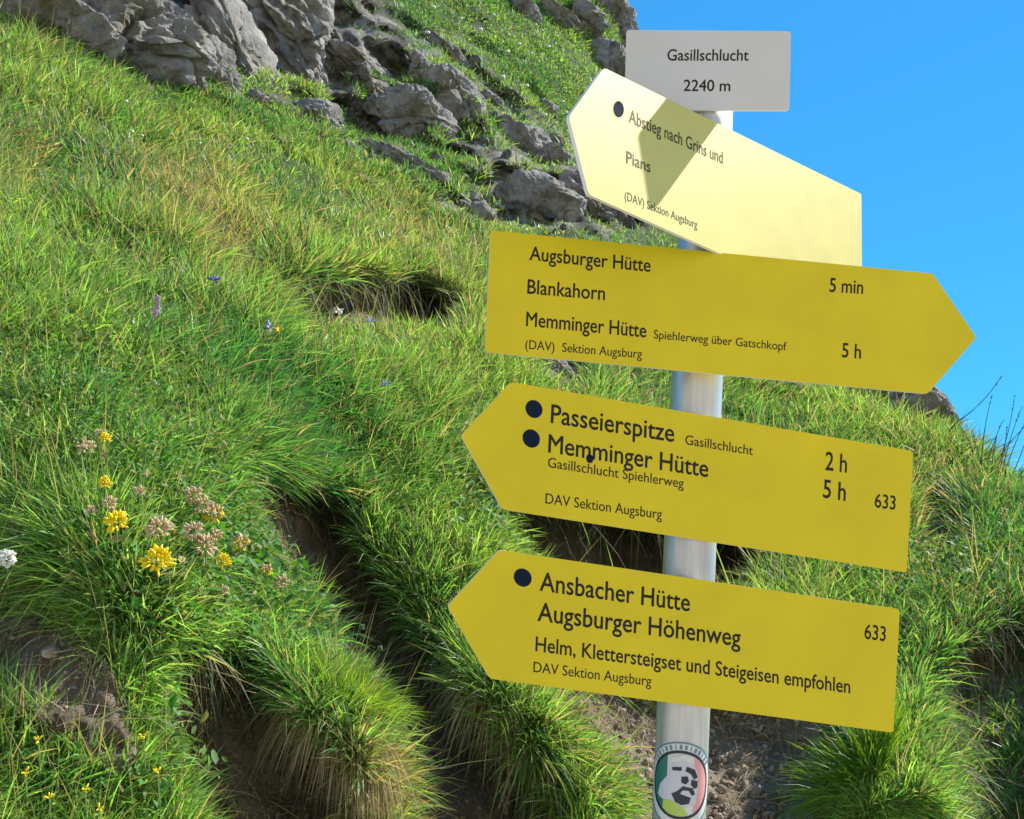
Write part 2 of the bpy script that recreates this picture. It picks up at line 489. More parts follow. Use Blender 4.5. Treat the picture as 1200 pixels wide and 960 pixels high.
class Panel:
    def __init__(self, yaw, lean, pym, outline, material, label, name='arrow_sign', thick=0.005, gap=0.0005):
        self.n = np.array([math.sin(yaw), -math.cos(yaw), 0.0])
        self.n = unit(self.n * math.cos(lean) + np.array([0, 0, math.sin(lean)]))
        P0 = pole_axis(pym) + self.n * (POLE_R + thick + gap)
        self.P0 = P0
        pts = [plane_hit(np.array(float(x)), np.array(float(y)), P0, self.n) for x, y in outline]
        # rounded corners
        rr = 0.005; out = []
        m = len(pts)
        for k in range(m):
            p, q, s = pts[k - 1], pts[k], pts[(k + 1) % m]
            a = unit(p - q); c = unit(s - q)
            for t in (0, 0.25, 0.5, 0.75, 1):
                out.append((1 - t) ** 2 * (q + a * rr) + 2 * t * (1 - t) * q + t * t * (q + c * rr))
        self.pts = pts
        cen = np.mean(pts, 0)
        print(name, 'edges', [round(float(np.linalg.norm(pts[k] - pts[(k + 1) % m])), 3) for k in range(m)])
        ex = unit(pts[1] - pts[0])
        self.root = empty(name, local(cen), post)
        self.cen = cen
        if label: self.root['label'] = label
        bm = bmesh.new()
        fr = [bm.verts.new(p - cen) for p in out]
        bk = [bm.verts.new(p - cen - self.n * thick) for p in out]
        f1 = bm.faces.new(fr); f2 = bm.faces.new(bk[::-1])
        for k in range(len(out)):
            j = (k + 1) % len(out)
            f = bm.faces.new((fr[k], bk[k], bk[j], fr[j])); f.material_index = 1
        bmesh.ops.recalc_face_normals(bm, faces=bm.faces)
        me = bpy.data.meshes.new('panel'); bm.to_mesh(me); bm.free()
        o = link('panel', me, self.root, material); me.materials.append(M_EDGE)
        # clamp round the pole with a lug that carries the panel
        bm = bmesh.new(); c = pole_axis(pym) - cen; hh = 0.018; R2 = POLE_R + 0.0022; rings = []
        for z, r_ in ((-hh, POLE_R - 0.001), (-hh, R2), (hh, R2), (hh, POLE_R - 0.001)):
            rings.append([bm.verts.new(c + np.array([r_ * math.cos(q * math.pi / 16), r_ * math.sin(q * math.pi / 16), z])) for q in range(32)])
        for q1, q2 in zip(rings[:-1], rings[1:]):
            for q in range(32): bm.faces.new((q1[q], q1[(q + 1) % 32], q2[(q + 1) % 32], q2[q]))
        nh = np.array([self.n[0], self.n[1], 0]); nh = nh / np.linalg.norm(nh); th = np.array([-nh[1], nh[0], 0])
        vv = []
        for sz in (-0.014, 0.014):
            for a_, f_ in ((-0.02, POLE_R * 0.6), (0.02, POLE_R * 0.6), (0.02, None), (-0.02, None)):
                p = c + th * a_ + np.array([0, 0, sz])
                dist = (self.P0 - self.n * thick - cen - p) @ self.n / (nh @ self.n)
                vv.append(bm.verts.new(p + nh * (f_ if f_ is not None else dist - 0.0002)))
        for f in ((0, 1, 2, 3), (7, 6, 5, 4), (0, 4, 5, 1), (1, 5, 6, 2), (2, 6, 7, 3), (3, 7, 4, 0)): bm.faces.new([vv[i] for i in f])
        bmesh.ops.recalc_face_normals(bm, faces=bm.faces)
        me = bpy.data.meshes.new('clamp'); bm.to_mesh(me); bm.free(); link('clamp', me, self.root, M_POLE)
    def hit(self, x, y, lift=0.00015):
        return plane_hit(np.array(float(x)), np.array(float(y)), self.P0, self.n) + self.n * lift - self.cen
    def text(self, lines, material=None, tilt=0.045):
        for (s, x0, y0, x1, y1, cap) in lines:          # one lettering mesh per line
            V, F = [], []
            v, f = text_geo(s)
            w0, w1 = v[:, 0].min(), v[:, 0].max()
            o = self.hit(x0, y0); ex = (self.hit(x1, y1) - o) / (w1 - w0)
            ey = (self.hit(x0 + cap * tilt, y0 - cap) - o) / CAPH
            for q_, (dx, dy) in enumerate(((-0.013, 0), (0.013, 0), (0, 0.011), (0, -0.011)) if cap > 12.5 else ((-0.006, 0), (0.006, 0))):      # bold strokes
                n0 = len(V)
                V += [o + ex * (a - w0 + dx) + ey * (bb + dy) + self.n * 0.00003 * q_ for a, bb in v]
                F += [tuple(n0 + i for i in q) for q in f]
            me = bpy.data.meshes.new('lettering'); me.from_pydata([tuple(p) for p in V], [], F)
            link('lettering', me, self.root, material or M_INK)
    def dot(self, x, y, rx, ry, name='marker_dot'):
        o = self.hit(x, y, 0.0003); a = self.hit(x + rx, y + rx * 0.12, 0.0003) - o; bb = self.hit(x, y - ry, 0.0003) - o
        V = [tuple(o + a * math.cos(2 * math.pi * k / 28) + bb * math.sin(2 * math.pi * k / 28)) for k in range(28)]
        me = bpy.data.meshes.new(name); me.from_pydata(V, [], [tuple(range(28))])
        link(name, me, self.root, M_DOT)

plate = Panel(R(-7), R(0), 82, [(734,35),(927,36.7),(925,129.3),(731.5,129)], M_GREY, 'grey rectangular plate at the top giving place and altitude', 'name_plate', 0.004)
plate.text([('Gasillschlucht',782,71,877,71.2,13),('2240 m',801,106.7,855.5,107,13)])
ab = Panel(R(44), R(4), 215, [(708,79.5),(1009.5,227.5),(1010.5,372),(690,228),(666.7,136.7)], M_BLEACH, 'pale sun-bleached yellow arrow turned sideways, pointing left and down', gap=0.006)
ab.text([('Abstieg nach Grins und',737,143,847,192,15),('Pians',734,191,762,202.5,14),('(DAV) Sektion Augsburg',732,234,817,268,10)], M_INKG, 0.02)
ab.dot(725,128,6,9.5)
s3 = Panel(R(7), R(0), 365, [(574.7,270),(1093,320.5),(1144.4,395.5),(1087,461.8),(568.5,413)], M_YEL, 'yellow arrow pointing right with three destinations', gap=0.020)
s3.text([('Augsburger Hütte',620.5,304.7,762,318.7,16),('Blankahorn',618,344,708.5,351.8,16.5),('Memminger Hütte',616.5,382,757,395.5,16.5),
         ('Spiehlerweg über Gatschkopf',766,396.7,921.5,410.9,10),('(DAV)',615.5,408.7,649.5,411.8,10.5),('Sektion Augsburg',658.7,412.3,752,420,10.5),
         ('5 min',972,341.9,1011,344.5,16),('5 h',986.5,418.6,1008.5,420.4,16.5)])
s4 = Panel(R(11), R(0), 560, [(598.7,447.7),(1070,528.7),(1062.7,671),(588.7,597.2),(540,510.5)], M_YEL, 'yellow arrow pointing left with two navy dots in front of two destinations')
s4.text([('Passeierspitze',645.5,495.5,789.5,518,21.5),('Gasillschlucht',803,520.7,882,533.5,11),('Memminger Hütte',642.5,530,829.5,559.2,21),
         ('Gasillschlucht Spiehlerweg',642,547.5,801,572,11.5),('DAV Sektion Augsburg',639,590,775.5,608.5,12),('2 h',967,550.5,992,554,21),
         ('5 h',964.5,583,990.5,587,21),('633',1025,594.5,1049,597.5,16)])
s4.dot(625.7,479.5,10,10.5); s4.dot(622.5,514,10.2,10.7); s4.dot(691,537.5,4.3,5.3, 'screw_head')
s5 = Panel(R(11), R(0), 752, [(585,644.5),(1054.5,714),(1047,858.8),(574,795.5),(524,710.5)], M_YEL, 'lowest yellow arrow pointing left with one navy dot and equipment advice')
s5.text([('Ansbacher Hütte',632.5,692,808,716.5,21.5),('Augsburger Höhenweg',630,727.5,867.5,757.5,21.5),
         ('Helm, Klettersteigset und Steigeisen empfohlen',627.5,763,996,812.5,17),('DAV Sektion Augsburg',625,787.5,763,804,12),('633',1013,748.5,1037.5,751.5,17)])
s5.dot(612.5,677,10.5,10.7)

# sticker wrapped round the pole
c0 = pole_axis(913.0); toc = CAM - c0; toc = unit(toc - ax * (toc @ ax)); side = np.cross(ax, toc)
side = side if side @ rgt > 0 else -side
ST = empty('sticker', local(c0), post); ST['label'] = 'round emblem sticker with a bearded face on green, white and pink'
SRR = 0.0505
def wrap(u, v, lift):
    a = u / POLE_R
    return (POLE_R + lift) * (math.cos(a) * toc + math.sin(a) * side) + ax * v
def wrapped(name, outline, lift, m, hole=None):
    """filled outline (units of the sticker radius) wrapped onto the pole"""
    bm = bmesh.new()
    if hole is not None:
        n = len(outline)
        a = [bm.verts.new((*p, 0)) for p in outline]; c = [bm.verts.new((*p, 0)) for p in hole]
        for k in range(n): bm.faces.new((a[k], a[(k + 1) % n], c[(k + 1) % n], c[k]))
    else:
        bm.faces.new([bm.verts.new((*p, 0)) for p in outline])
    for x in np.linspace(-0.95, 0.95, 20):
        bmesh.ops.bisect_plane(bm, geom=bm.verts[:] + bm.edges[:] + bm.faces[:], plane_co=(x, 0, 0), plane_no=(1, 0, 0))
    for v in bm.verts:
        v.co = wrap(v.co.x * SRR, v.co.y * SRR, lift)
    me = bpy.data.meshes.new(name); bm.to_mesh(me); bm.free()
    for p in me.polygons: p.use_smooth = True
    return link(name, me, ST, m)
def circ(r, cx=0, cy=0, n=40, sx=1, sy=1): return [(cx + r * sx * math.cos(2 * math.pi * k / n), cy + r * sy * math.sin(2 * math.pi * k / n)) for k in range(n)]
def sp(name, c): return paint(name, c, 0.45, 0.04)
S_W = sp('sticker_white', (0.62, 0.64, 0.60)); S_D = sp('sticker_dark', (0.012, 0.025, 0.035)); S_T = sp('sticker_teal', (0.02, 0.16, 0.13))
S_P = sp('sticker_pink', (0.75, 0.33, 0.33)); S_L = sp('sticker_lime', (0.42, 0.55, 0.10)); S_S = sp('sticker_slate', (0.12, 0.22, 0.28)); S_F = sp('sticker_face', (0.55, 0.55, 0.60))
wrapped('backing', circ(0.99), 0.0003, S_W)
wrapped('border', circ(1.0), 0.0006, S_S, circ(0.96))
wrapped('ring', circ(0.80), 0.0006, S_D, circ(0.73))
g_ = [p for p in circ(0.73) if p[0] < -0.26]; wrapped('green_field', g_, 0.0005, S_T)
g_ = [p for p in circ(0.73) if p[0] > 0.30]; g_ = sorted(g_, key=lambda p: p[1]); wrapped('pink_field', g_, 0.0005, S_P)
wrapped('shoulder', [(-0.42,-0.58),(-0.40,-0.30),(-0.1,-0.42),(0.12,-0.55),(0.2,-0.70),(0,-0.728),(-0.25,-0.69)], 0.0008, S_L)
wrapped('face', [(-0.58,-0.30),(-0.52,-0.05),(-0.3,0.2),(-0.26,0.42),(-0.1,0.55),(0.25,0.55),(0.42,0.3),(0.45,-0.1),(0.38,-0.45),(0.1,-0.52),(-0.2,-0.36),(-0.45,-0.38)], 0.0009, S_F)
wrapped('cap', [(-0.22,0.50),(-0.24,0.62),(0.1,0.72),(0.3,0.64),(0.32,0.5),(0.05,0.56)], 0.0012, S_W)
for q in ([(-0.2,0.32),(-0.2,0.40),(0.02,0.42),(0.02,0.33)], [(0.1,0.33),(0.14,0.44),(0.34,0.36),(0.42,0.18),(0.32,0.14),(0.24,0.26)]):
    wrapped('eyebrow', q, 0.0012, S_D)
for q in ([(0.02,0.06),(0.02,0.2),(0.16,0.21),(0.2,0.1),(0.12,0.02)], [(0.24,0.02),(0.26,0.14),(0.42,0.1),(0.42,-0.04),(0.34,-0.08)]):
    wrapped('eye', q, 0.0012, S_D)
wrapped('beard', [(-0.2,-0.22),(-0.06,-0.14),(0.06,-0.02),(0.3,-0.06),(0.36,-0.2),(0.28,-0.24),(0.2,-0.12),(0.06,-0.12),(0.0,-0.2),(0.12,-0.24),(0.26,-0.28),(0.22,-0.42),(0.05,-0.46),(-0.1,-0.4)], 0.0012, S_D)
for k in range(15):
    a = R(35 + k * 8); s = 0.055
    c = (0.875 * math.cos(a), 0.875 * math.sin(a))
    tx = (-math.sin(a) * 0.03, math.cos(a) * 0.03); rd = (math.cos(a) * s, math.sin(a) * s)
    if k % 3 == 2: tx = (tx[0] * 0.4, tx[1] * 0.4)
    wrapped('ring_mark', [(c[0] - tx[0] - rd[0], c[1] - tx[1] - rd[1]), (c[0] + tx[0] - rd[0], c[1] + tx[1] - rd[1]), (c[0] + tx[0] + rd[0], c[1] + tx[1] + rd[1]), (c[0] - tx[0] + rd[0], c[1] - tx[1] + rd[1])], 0.0008, S_S)

# ------------------------------------------------------------------ rocks
def rock_mesh(seed, sub=4, cuts=12, strata=0.0, rough=0.10, freq=1.6):
    bm = bmesh.new(); bmesh.ops.create_icosphere(bm, subdivisions=sub, radius=1.0)
    v = np.array([x.co[:] for x in bm.verts])
    r = np.random.default_rng(seed)
    for k in range(cuts):
        n = unit(r.normal(size=3)); d = r.uniform(0.55, 0.85)
        s = v @ n - d
        v = v - np.maximum(s, 0)[:, None] * n * 0.96
    o = r.uniform(-50, 50, 3)
    n = unit(v)
    h = fbm(v * freq + o, seed, 5) * rough * 1.6 + (0.5 - np.abs(fbm(v * freq * 1.7 + o + 9, seed + 7, 4))) * rough * 0.7
    cells = unit(r.normal(size=(16, 3))); vw = v + 0.25 * np.stack([fbm(v * 1.8 + o + 3 * q, seed + q, 3) for q in range(3)], -1)
    dd = np.sort(np.linalg.norm(vw[:, None] - cells[None], axis=2), axis=1); near = np.argmin(np.linalg.norm(vw[:, None] - cells[None], axis=2), axis=1)
    h = h + r.uniform(-0.16, 0.13, 16)[near] - 0.12 * np.exp(-((dd[:, 1] - dd[:, 0]) / 0.05) ** 2)     # fractured blocks
    if strata:
        ax_ = unit(r.normal(size=3) + np.array([0.3, 0, 1.2]))
        ph = (v @ ax_) * 4.5 + fbm(v * 1.2 + o, seed + 3, 3) * 1.5
        h = h + strata * (np.abs(ph % 1.0 - 0.25) * 1.3 - 0.4)
    v = v + n * h[:, None]
    for x, c in zip(bm.verts, v): x.co = c
    me = bpy.data.meshes.new('rock'); bm.to_mesh(me); bm.free()
    return me

# picture x, y, width, height, tilt, embed, seed, name, label
ROCKS = [
 (60,30,120,90,10,0.2,1,'rock_outcrop','dark grey outcrop at the top left corner above the grass edge'),
 (150,50,150,110,-15,0.15,2,'rock_outcrop','broken grey outcrop with ledges at the top left of the slope'),
 (232,82,80,110,-25,0.1,3,'rock_outcrop','fluted grey rock face left of the long pale slab'),
 (280,60,44,170,-24,-0.15,4,'rock_slab','long pale slab leaning left at the top of the slope'),
 (345,22,75,120,-18,0.0,5,'rock_slab','broad pale cracked slab at the top edge of the picture'),
 (398,20,60,70,-20,0.2,6,'boulder','bluish grey rock right of the broad pale slab'),
 (375,66,80,30,25,0.1,7,'boulder','low flat rock under the broad pale slab'),
 (376,140,56,42,25,0.0,8,'boulder','grey wedge shaped rock half sunk at the foot of the grassy ledge'),
 (415,75,70,36,30,0.2,9,'boulder','dark shaded rock ledge right of the pale slabs'),
 (492,76,18,30,0,-0.2,10,'boulder','small upright pale stone above the large pair of boulders'),
 (526,108,62,66,-30,-0.1,11,'boulder','rounded grey boulder touching the brown boulder at its right'),
 (481,138,76,62,20,-0.2,12,'boulder','large brownish boulder with a flat lit top in mid slope'),
 (545,140,50,34,15,0.2,13,'boulder','dark rock just below the rounded grey boulder'),
 (520,60,60,26,35,0.3,14,'boulder','dark ledge of rock above the rounded grey boulder'),
 (612,172,60,52,20,0.0,15,'boulder','dark grey boulder right of mid slope below the bright grass'),
 (652,190,36,32,30,0.1,16,'boulder','smaller grey rock right beside the dark boulder'),
 (632,238,66,66,-20,-0.05,17,'boulder','striped grey boulder above the left end of the upper right-pointing sign'),
 (690,246,76,64,30,0.0,18,'boulder','dark fractured rock left of the tip of the sideways sign'),
 (590,208,44,24,30,0.1,19,'boulder','flat grey stone between the two dark boulders'),
 (515,212,70,22,28,0.0,20,'boulder','pale flat slab lying across the slope below the brown boulder'),
 (465,190,60,24,25,0.1,21,'boulder','narrow pale stone under the brown boulder'),
 (552,238,34,26,10,0.0,22,'boulder','pale rubble stone above the long grass'),
 (548,262,22,18,10,-0.1,23,'boulder','small white stone left of the sign corner'),
 (566,256,28,30,-20,0.0,24,'boulder','grey rubble stone next to the small white stone'),
 (565,274,18,10,10,-0.2,25,'boulder','tiny bright white stone at the sign corner'),
 (610,12,32,44,-10,0.1,26,'rock_outcrop','pale rock rib in the bright grass at the top edge'),
 (655,25,54,30,40,0.3,27,'rock_outcrop','dark rocky step near the top of the ridge'),
 (690,28,50,46,50,0.3,50,'rock_outcrop','grey rock rib just left of the skyline crag'),
 (716,20,34,90,-12,0.25,28,'rock_outcrop','jagged crag on the skyline left of the grey plate'),
 (722,85,36,70,-10,0.3,29,'rock_outcrop','dark lower crag on the skyline behind the grey plate'),
 (1086,484,60,66,20,-0.15,30,'rock_outcrop','dark rock knob on the skyline below the tip of the right-pointing sign'),
 (1025,464,64,26,10,-0.1,31,'boulder','pale low rock under the right half of the right-pointing sign'),
 (925,453,56,18,10,-0.1,32,'boulder','pale low rock just under the middle of the right-pointing sign'),
 (650,432,56,22,20,0.1,33,'boulder','grey stone showing under the left part of the right-pointing sign'),
 (335,172,40,14,30,0.1,34,'boulder','flat stone at the upper edge of the long grass'),
 (300,118,30,24,20,0.1,35,'boulder','small stone at the foot of the long pale slab'),
 (575,120,36,22,30,0.2,36,'boulder','small dark stone right of the rounded grey boulder'),
 (430,215,34,14,20,0.1,37,'boulder','small flat stone in the grass below the brown boulder'),
 (745,226,40,40,10,0.2,38,'boulder','dark rock below the shadow on the sideways sign'),
 (440,110,40,30,20,0.2,39,'boulder','dark rock left of the brown boulder'),
 (640,130,30,18,30,0.3,40,'boulder','little dark rock at the lower edge of the bright grass'),
]
for (px, py, w, h, tilt, emb, sd_, nm, lb) in ROCKS:
    P, N = surf(px, py); d = dep(P)
    sx, sy = 1.5 * w * d / FPX / 2, 1.45 * h * d / FPX / 2
    sz = 0.75 * (sx + sy) / 2 if nm != 'rock_slab' else 0.5 * min(sx, sy) + 0.08
    me = rock_mesh(sd_ * 13 + 5, 6 if max(w, h) > 70 else 5, 13, 0.10 if nm != 'boulder' else 0.04, 0.12 if nm != 'boulder' else 0.09)
    c = P - unit(np.array(P - CAM)) * (-emb) * (sx + sy) * 0.5
    ct, st = math.cos(R(-tilt)), math.sin(R(-tilt))
    X = ct * rgt + st * upv; Y = -st * rgt + ct * upv; F = fwd
    if nm == 'rock_slab':                       # slabs stand edge-on to the slope, their broad side to the sun
        X, F = 0.5 * X + 0.866 * fwd, 0.5 * fwd - 0.866 * X; sx *= 1.7
    co = np.array([v.co[:] for v in me.vertices])
    co = co[:, :1] * X * sx * 1.12 + co[:, 1:2] * Y * sy * 1.12 - co[:, 2:] * F * sz
    for n_, k_ in ((sdir * 1.0 - 0.8 * fwd + np.array([0.1, 0, 0]), 0.55), (sdir + np.array([0.0, -0.9, 0.7]), 0.62)):
        n_ = unit(n_ + rng.normal(size=3) * 0.18); pr = co @ n_           # broken off faces
        co = co - 0.72 * np.maximum(pr - k_ * pr.max(), 0)[:, None] * n_
    sm = (sx + sy) / 2; q = co / sm + sd_ * 3.7                                   # weathered, splintered surface
    st_ = q @ unit(np.array([0.35, 0.25, 1.0])) * 4.0 + fbm(q * 1.3, sd_ + 40, 3) * 1.6
    h_ = fbm(q * 2.6, sd_, 4) * 0.20 + (0.35 - np.abs(fbm(q * 4.5, sd_ + 9, 4)) * 2) * 0.085 + (np.abs(st_ % 1.0 - 0.3) - 0.25) * 0.10
    co = co + unit(co) * (h_ * sm)[:, None]
    me.vertices.foreach_set('co', co.astype(np.float32).ravel()); me.update()
    for p_ in me.polygons: p_.use_smooth = False
    o = link(nm, me, None, M_ROCK); o.location = c
    tag(o, lb, 'rock', 'rocks on the upper slope' if py < 300 else 'rocks along the skyline')
rub = [rock_mesh(900 + k, 3, 10, 0.05, 0.10) for k in range(6)]
for me in rub: me.materials.append(M_ROCK)
k = 0
while k < 60:                                   # rubble lying between the boulders
    px, py = rng.uniform(330, 740), rng.uniform(40, 290)
    if field(rockz, px, py) < 0.6 or float(field(SD, px, py)) < 12: continue
    P, N = surf(px, py); d = float(dep(P)); w = rng.uniform(7, 22) * d / FPX / 2
    o = link('rubble_stone', rub[k % 6]); o.location = P + N * w * 0.2
    o.scale = (w * rng.uniform(0.8, 1.4), w, w * rng.uniform(0.5, 0.9)); o.rotation_euler = tuple(rng.uniform(-1, 1, 3))
    tag(o, 'small angular grey rubble stone between the boulders of the rocky band', 'stone', 'rubble between the boulders'); k += 1

# ------------------------------------------------------------------ grass
def blades(root, d0, bend, L, W, col, col_tip=None):
    n = len(root)
    S = np.array([0.0, 0.34, 0.7, 1.0]); WS = np.array([0.75, 1.0, 0.62])
    sv = unit(np.cross(d0, rng.normal(size=(n, 3))))
    V = np.zeros((n, 7, 3)); C = np.zeros((n, 7, 3))
    if col_tip is None: col_tip = col
    for k in range(3):
        c = root + d0 * (L * S[k])[:, None] + bend * (L * S[k] ** 2)[:, None]
        w = sv * (W * WS[k] * 0.5)[:, None]
        V[:, 2 * k] = c - w; V[:, 2 * k + 1] = c + w
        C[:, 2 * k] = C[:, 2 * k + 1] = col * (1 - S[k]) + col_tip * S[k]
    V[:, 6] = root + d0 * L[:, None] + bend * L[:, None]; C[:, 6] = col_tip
    b7 = (np.arange(n) * 7)[:, None]
    q = np.concatenate([b7 + np.array([0, 1, 3, 2]), b7 + np.array([2, 3, 5, 4])])
    t = b7 + np.array([4, 5, 6])
    return V.reshape(-1, 3), q, t, C.reshape(-1, 3)

def join(parts):
    V, Q, T, C = [], [], [], []; n = 0
    for v, q, t, c in parts:
        V.append(v); Q.append(q + n); T.append(t + n); C.append(c); n += len(v)
    return np.concatenate(V), np.concatenate(Q), np.concatenate(T), np.concatenate(C)

UP = np.array([0, 0, 1.0])
def sample(n, w, x0=-160, x1=1360, y0=-160, y1=1100):
    out = []
    while sum(len(a) for a in out) < n:
        px = rng.uniform(x0, x1, 40000); py = rng.uniform(y0, y1, 40000)
        k = rng.uniform(0, 1, 40000) < field(w, px, py)
        out.append(np.stack([px[k], py[k]], -1))
    a = np.concatenate(out)[:n]
    return a[:, 0], a[:, 1]

land = (SD > -2).astype(float)
dens = land * (1 - np.clip(bald * 1.5, 0, 1)) * (1 - 0.45 * rockz)
nearsoil = blur(bald, 16)
dens = dens * (1 - rockz * 0.9 * (fbm(POS * 1.2, 61, 3) < -0.02))
patch = fbm(POS * 2.2 / np.clip(depth[..., None] / 2.5, 1, 3), 51, 4)
dens = dens * np.clip(0.7 + 1.3 * patch, 0.10, 1)
dryz = np.zeros(GX.shape)
for poly, amt in (([(130,190),(260,180),(330,290),(290,330),(200,290)], 0.65), ([(0,150),(60,150),(60,220),(0,230)], 0.6), ([(380,170),(560,260),(570,330),(440,300)], 0.35),
                  ([(380,860),(480,870),(490,1000),(380,1000)], 0.85), ([(500,270),(570,290),(570,400),(520,360)], 0.4), ([(1060,560),(1130,560),(1130,660),(1060,660)], 0.7),
                  ([(200,840),(280,860),(330,980),(240,980)], 0.6), ([(590,760),(720,810),(740,930),(640,900)], 0.3)):
    dryz = np.maximum(dryz, amt * blur(inpoly(poly), 25))

def tufts(n, w, nb, Lm, Wm, rad, spread, droop, depth_lo, depth_hi, dry=0.12, tone=0):
    dw = w * ((depth >= depth_lo) & (depth < depth_hi))
    dw = dw / max(dw.max(), 1e-6)
    px, py = sample(n, dw)
    P, N = surf(px, py)
    fld = np.clip(0.5 + fbm(P * 1.7, 71, 3), 0, 1)
    sc = np.clip(0.55 + 0.9 * np.clip(0.5 + fbm(P * 2.3 + 5, 72, 3) * 1.2, 0, 1), 0.5, 1.35) * rng.uniform(0.7, 1.25, n) * (1 - 0.55 * np.clip(field(nearsoil, px, py), 0, 1))
    lean = unit(np.stack([fbm(P * 1.1, 81, 2), fbm(P * 1.1, 82, 2), 0 * px], -1)) * 0.28
    t = np.repeat(np.arange(n), nb); m = len(t)
    g = unit(0.75 * UP + 0.55 * N + lean)[t]
    off = rng.normal(size=(m, 3)); off -= N[t] * np.sum(off * N[t], -1, keepdims=True)
    off = unit(off) * (rng.uniform(0, 1, m) ** 0.6)[:, None]
    root = P[t] + off * (rad * sc[t])[:, None] - N[t] * 0.006
    d0 = unit(g + off * spread + rng.normal(size=(m, 3)) * 0.22)
    L = Lm * sc[t] * rng.uniform(0.45, 1.15, m)
    W = Wm * rng.uniform(0.6, 1.25, m)
    dh = unit(np.stack([N[t][:, 0], N[t][:, 1], 0 * L], -1))
    bend = (-UP * rng.uniform(0.1, 1.0, m)[:, None] * droop + (off * 0.4 + dh * 0.3) * rng.uniform(0, 1, m)[:, None] * droop * 1.3)
    # colours: fresh green, yellow green, bluish green and straw
    hue = np.clip(fld[t] + rng.normal(size=m) * 0.18, 0, 1)[:, None]
    a = np.array([0.048, 0.180, 0.052]); c = np.array([0.240, 0.375, 0.090])
    col = a * (1 - hue) + c * hue
    col = col * (1 + tone)  # near rows get a lighter green, standing in for sunlight on the bank
    col = col * rng.uniform(0.45, 1.5, m)[:, None] * rng.uniform(0.75, 1.25, n)[t][:, None]
    bl = rng.uniform(0, 1, m) < 0.10
    col[bl] = np.array([0.085, 0.155, 0.075]) * rng.uniform(0.8, 1.4, (bl.sum(), 1))
    dz = dry + field(dryz, px, py)[t] * 0.85
    dr = rng.uniform(0, 1, m) < dz
    col[dr] = np.array([0.37, 0.32, 0.18]) * rng.uniform(0.45, 1.2, (dr.sum(), 1))
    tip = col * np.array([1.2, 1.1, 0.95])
    return blades(root, d0, bend, L, W, col, tip)

# rows: number, density, blades per tuft, blade length, width, tuft radius, spread, droop, near, far, straw share, lightening in place of sunlight
parts = []
parts.append(tufts(6500, dens, 20, 0.085, 0.0033, 0.026, 0.8, 0.55, 0.5, 2.35, 0.10, 0.35))
parts.append(tufts(8500, dens, 15, 0.11, 0.0045, 0.035, 0.75, 0.55, 2.2, 4.2, 0.12, 0.10))
parts.append(tufts(9500, dens, 11, 0.12, 0.0065, 0.05, 0.75, 0.5, 3.9, 7.0, 0.18))
parts.append(tufts(21000, dens, 8, 0.065, 0.009, 0.07, 0.9, 0.4, 6.5, 30, 0.08))
full = land * (1 - np.clip(bald * 1.6, 0, 1)) * (1 - 0.6 * rockz)
parts.append(tufts(16000, full, 7, 0.045, 0.0030, 0.030, 1.1, 0.4, 0.5, 2.4, 0.08, 0.35))
parts.append(tufts(15000, full, 6, 0.065, 0.0046, 0.045, 1.1, 0.4, 2.2, 6.5, 0.10))
parts.append(tufts(900, full, 3, 0.19, 0.0017, 0.04, 0.5, 0.25, 0.5, 3.0, 0.65))
parts.append(tufts(1300, full, 3, 0.24, 0.0030, 0.06, 0.5, 0.25, 3.0, 7.0, 0.65))
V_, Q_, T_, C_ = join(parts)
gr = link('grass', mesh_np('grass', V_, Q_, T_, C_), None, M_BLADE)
tag(gr, 'long green alpine grass covering the slope', 'grass', kind='stuff')

# dead grass and roots hanging over the lips of the hollows
def along(path, n):
    p = np.array(path, float); seg = np.hypot(*np.diff(p, axis=0).T); cs = np.concatenate([[0], np.cumsum(seg)])
    u = rng.uniform(0, cs[-1], n)
    return np.interp(u, cs, p[:, 0]), np.interp(u, cs, p[:, 1])
def fringe(path, n, L, W, dark=1.0, jit=8, green=0.25, out=0.5):
    px, py = along(path, n); px = px + rng.normal(size=n) * jit; py = py + rng.normal(size=n) * jit
    P, N = surf(px, py)
    toward = unit(np.stack([0 * px, -np.ones(n), 0 * px], -1)) * 0.4 + N * 0.8
    d0 = unit(toward * out + UP * 0.25 + rng.normal(size=(n, 3)) * 0.45)
    LL = L * rng.uniform(0.4, 1.2, n)
    bend = -UP * rng.uniform(0.5, 1.5, n)[:, None] + rng.normal(size=(n, 3)) * 0.15
    col = np.array([0.26, 0.215, 0.13]) * rng.uniform(0.4, 1.2, (n, 1)) * dark
    g = rng.uniform(0, 1, n) < green
    col[g] = np.array([0.10, 0.18, 0.05]) * rng.uniform(0.6, 1.3, (g.sum(), 1))
    return blades(P, d0, bend, LL, W * rng.uniform(0.6, 1.3, n), col)
parts = []
for x_, n_ in (((600,810,720,840),260), ((640,840,760,930),420), ((840,860,960,950),420), ((700,820,940,860),200), ((270,880,390,960),160), ((0,720,150,880),120), ((1110,800,1200,960),160)):
    # dead stalks lying on the bare earth
    px_ = rng.uniform(x_[0], x_[2], n_); py_ = rng.uniform(x_[1], x_[3], n_); P_, N_ = surf(px_, py_)
    d_ = rng.normal(size=(n_, 3)); d_ = unit(d_ - N_ * np.sum(d_ * N_, -1, keepdims=True) + N_ * 0.12)
    parts.append(blades(P_ + N_ * 0.004, d_, -UP * 0.15 + rng.normal(size=(n_, 3)) * 0.12, rng.uniform(0.02, 0.09, n_), rng.uniform(0.0010, 0.0022, n_), np.array([0.40, 0.33, 0.22]) * rng.uniform(0.5, 1.2, (n_, 1))))
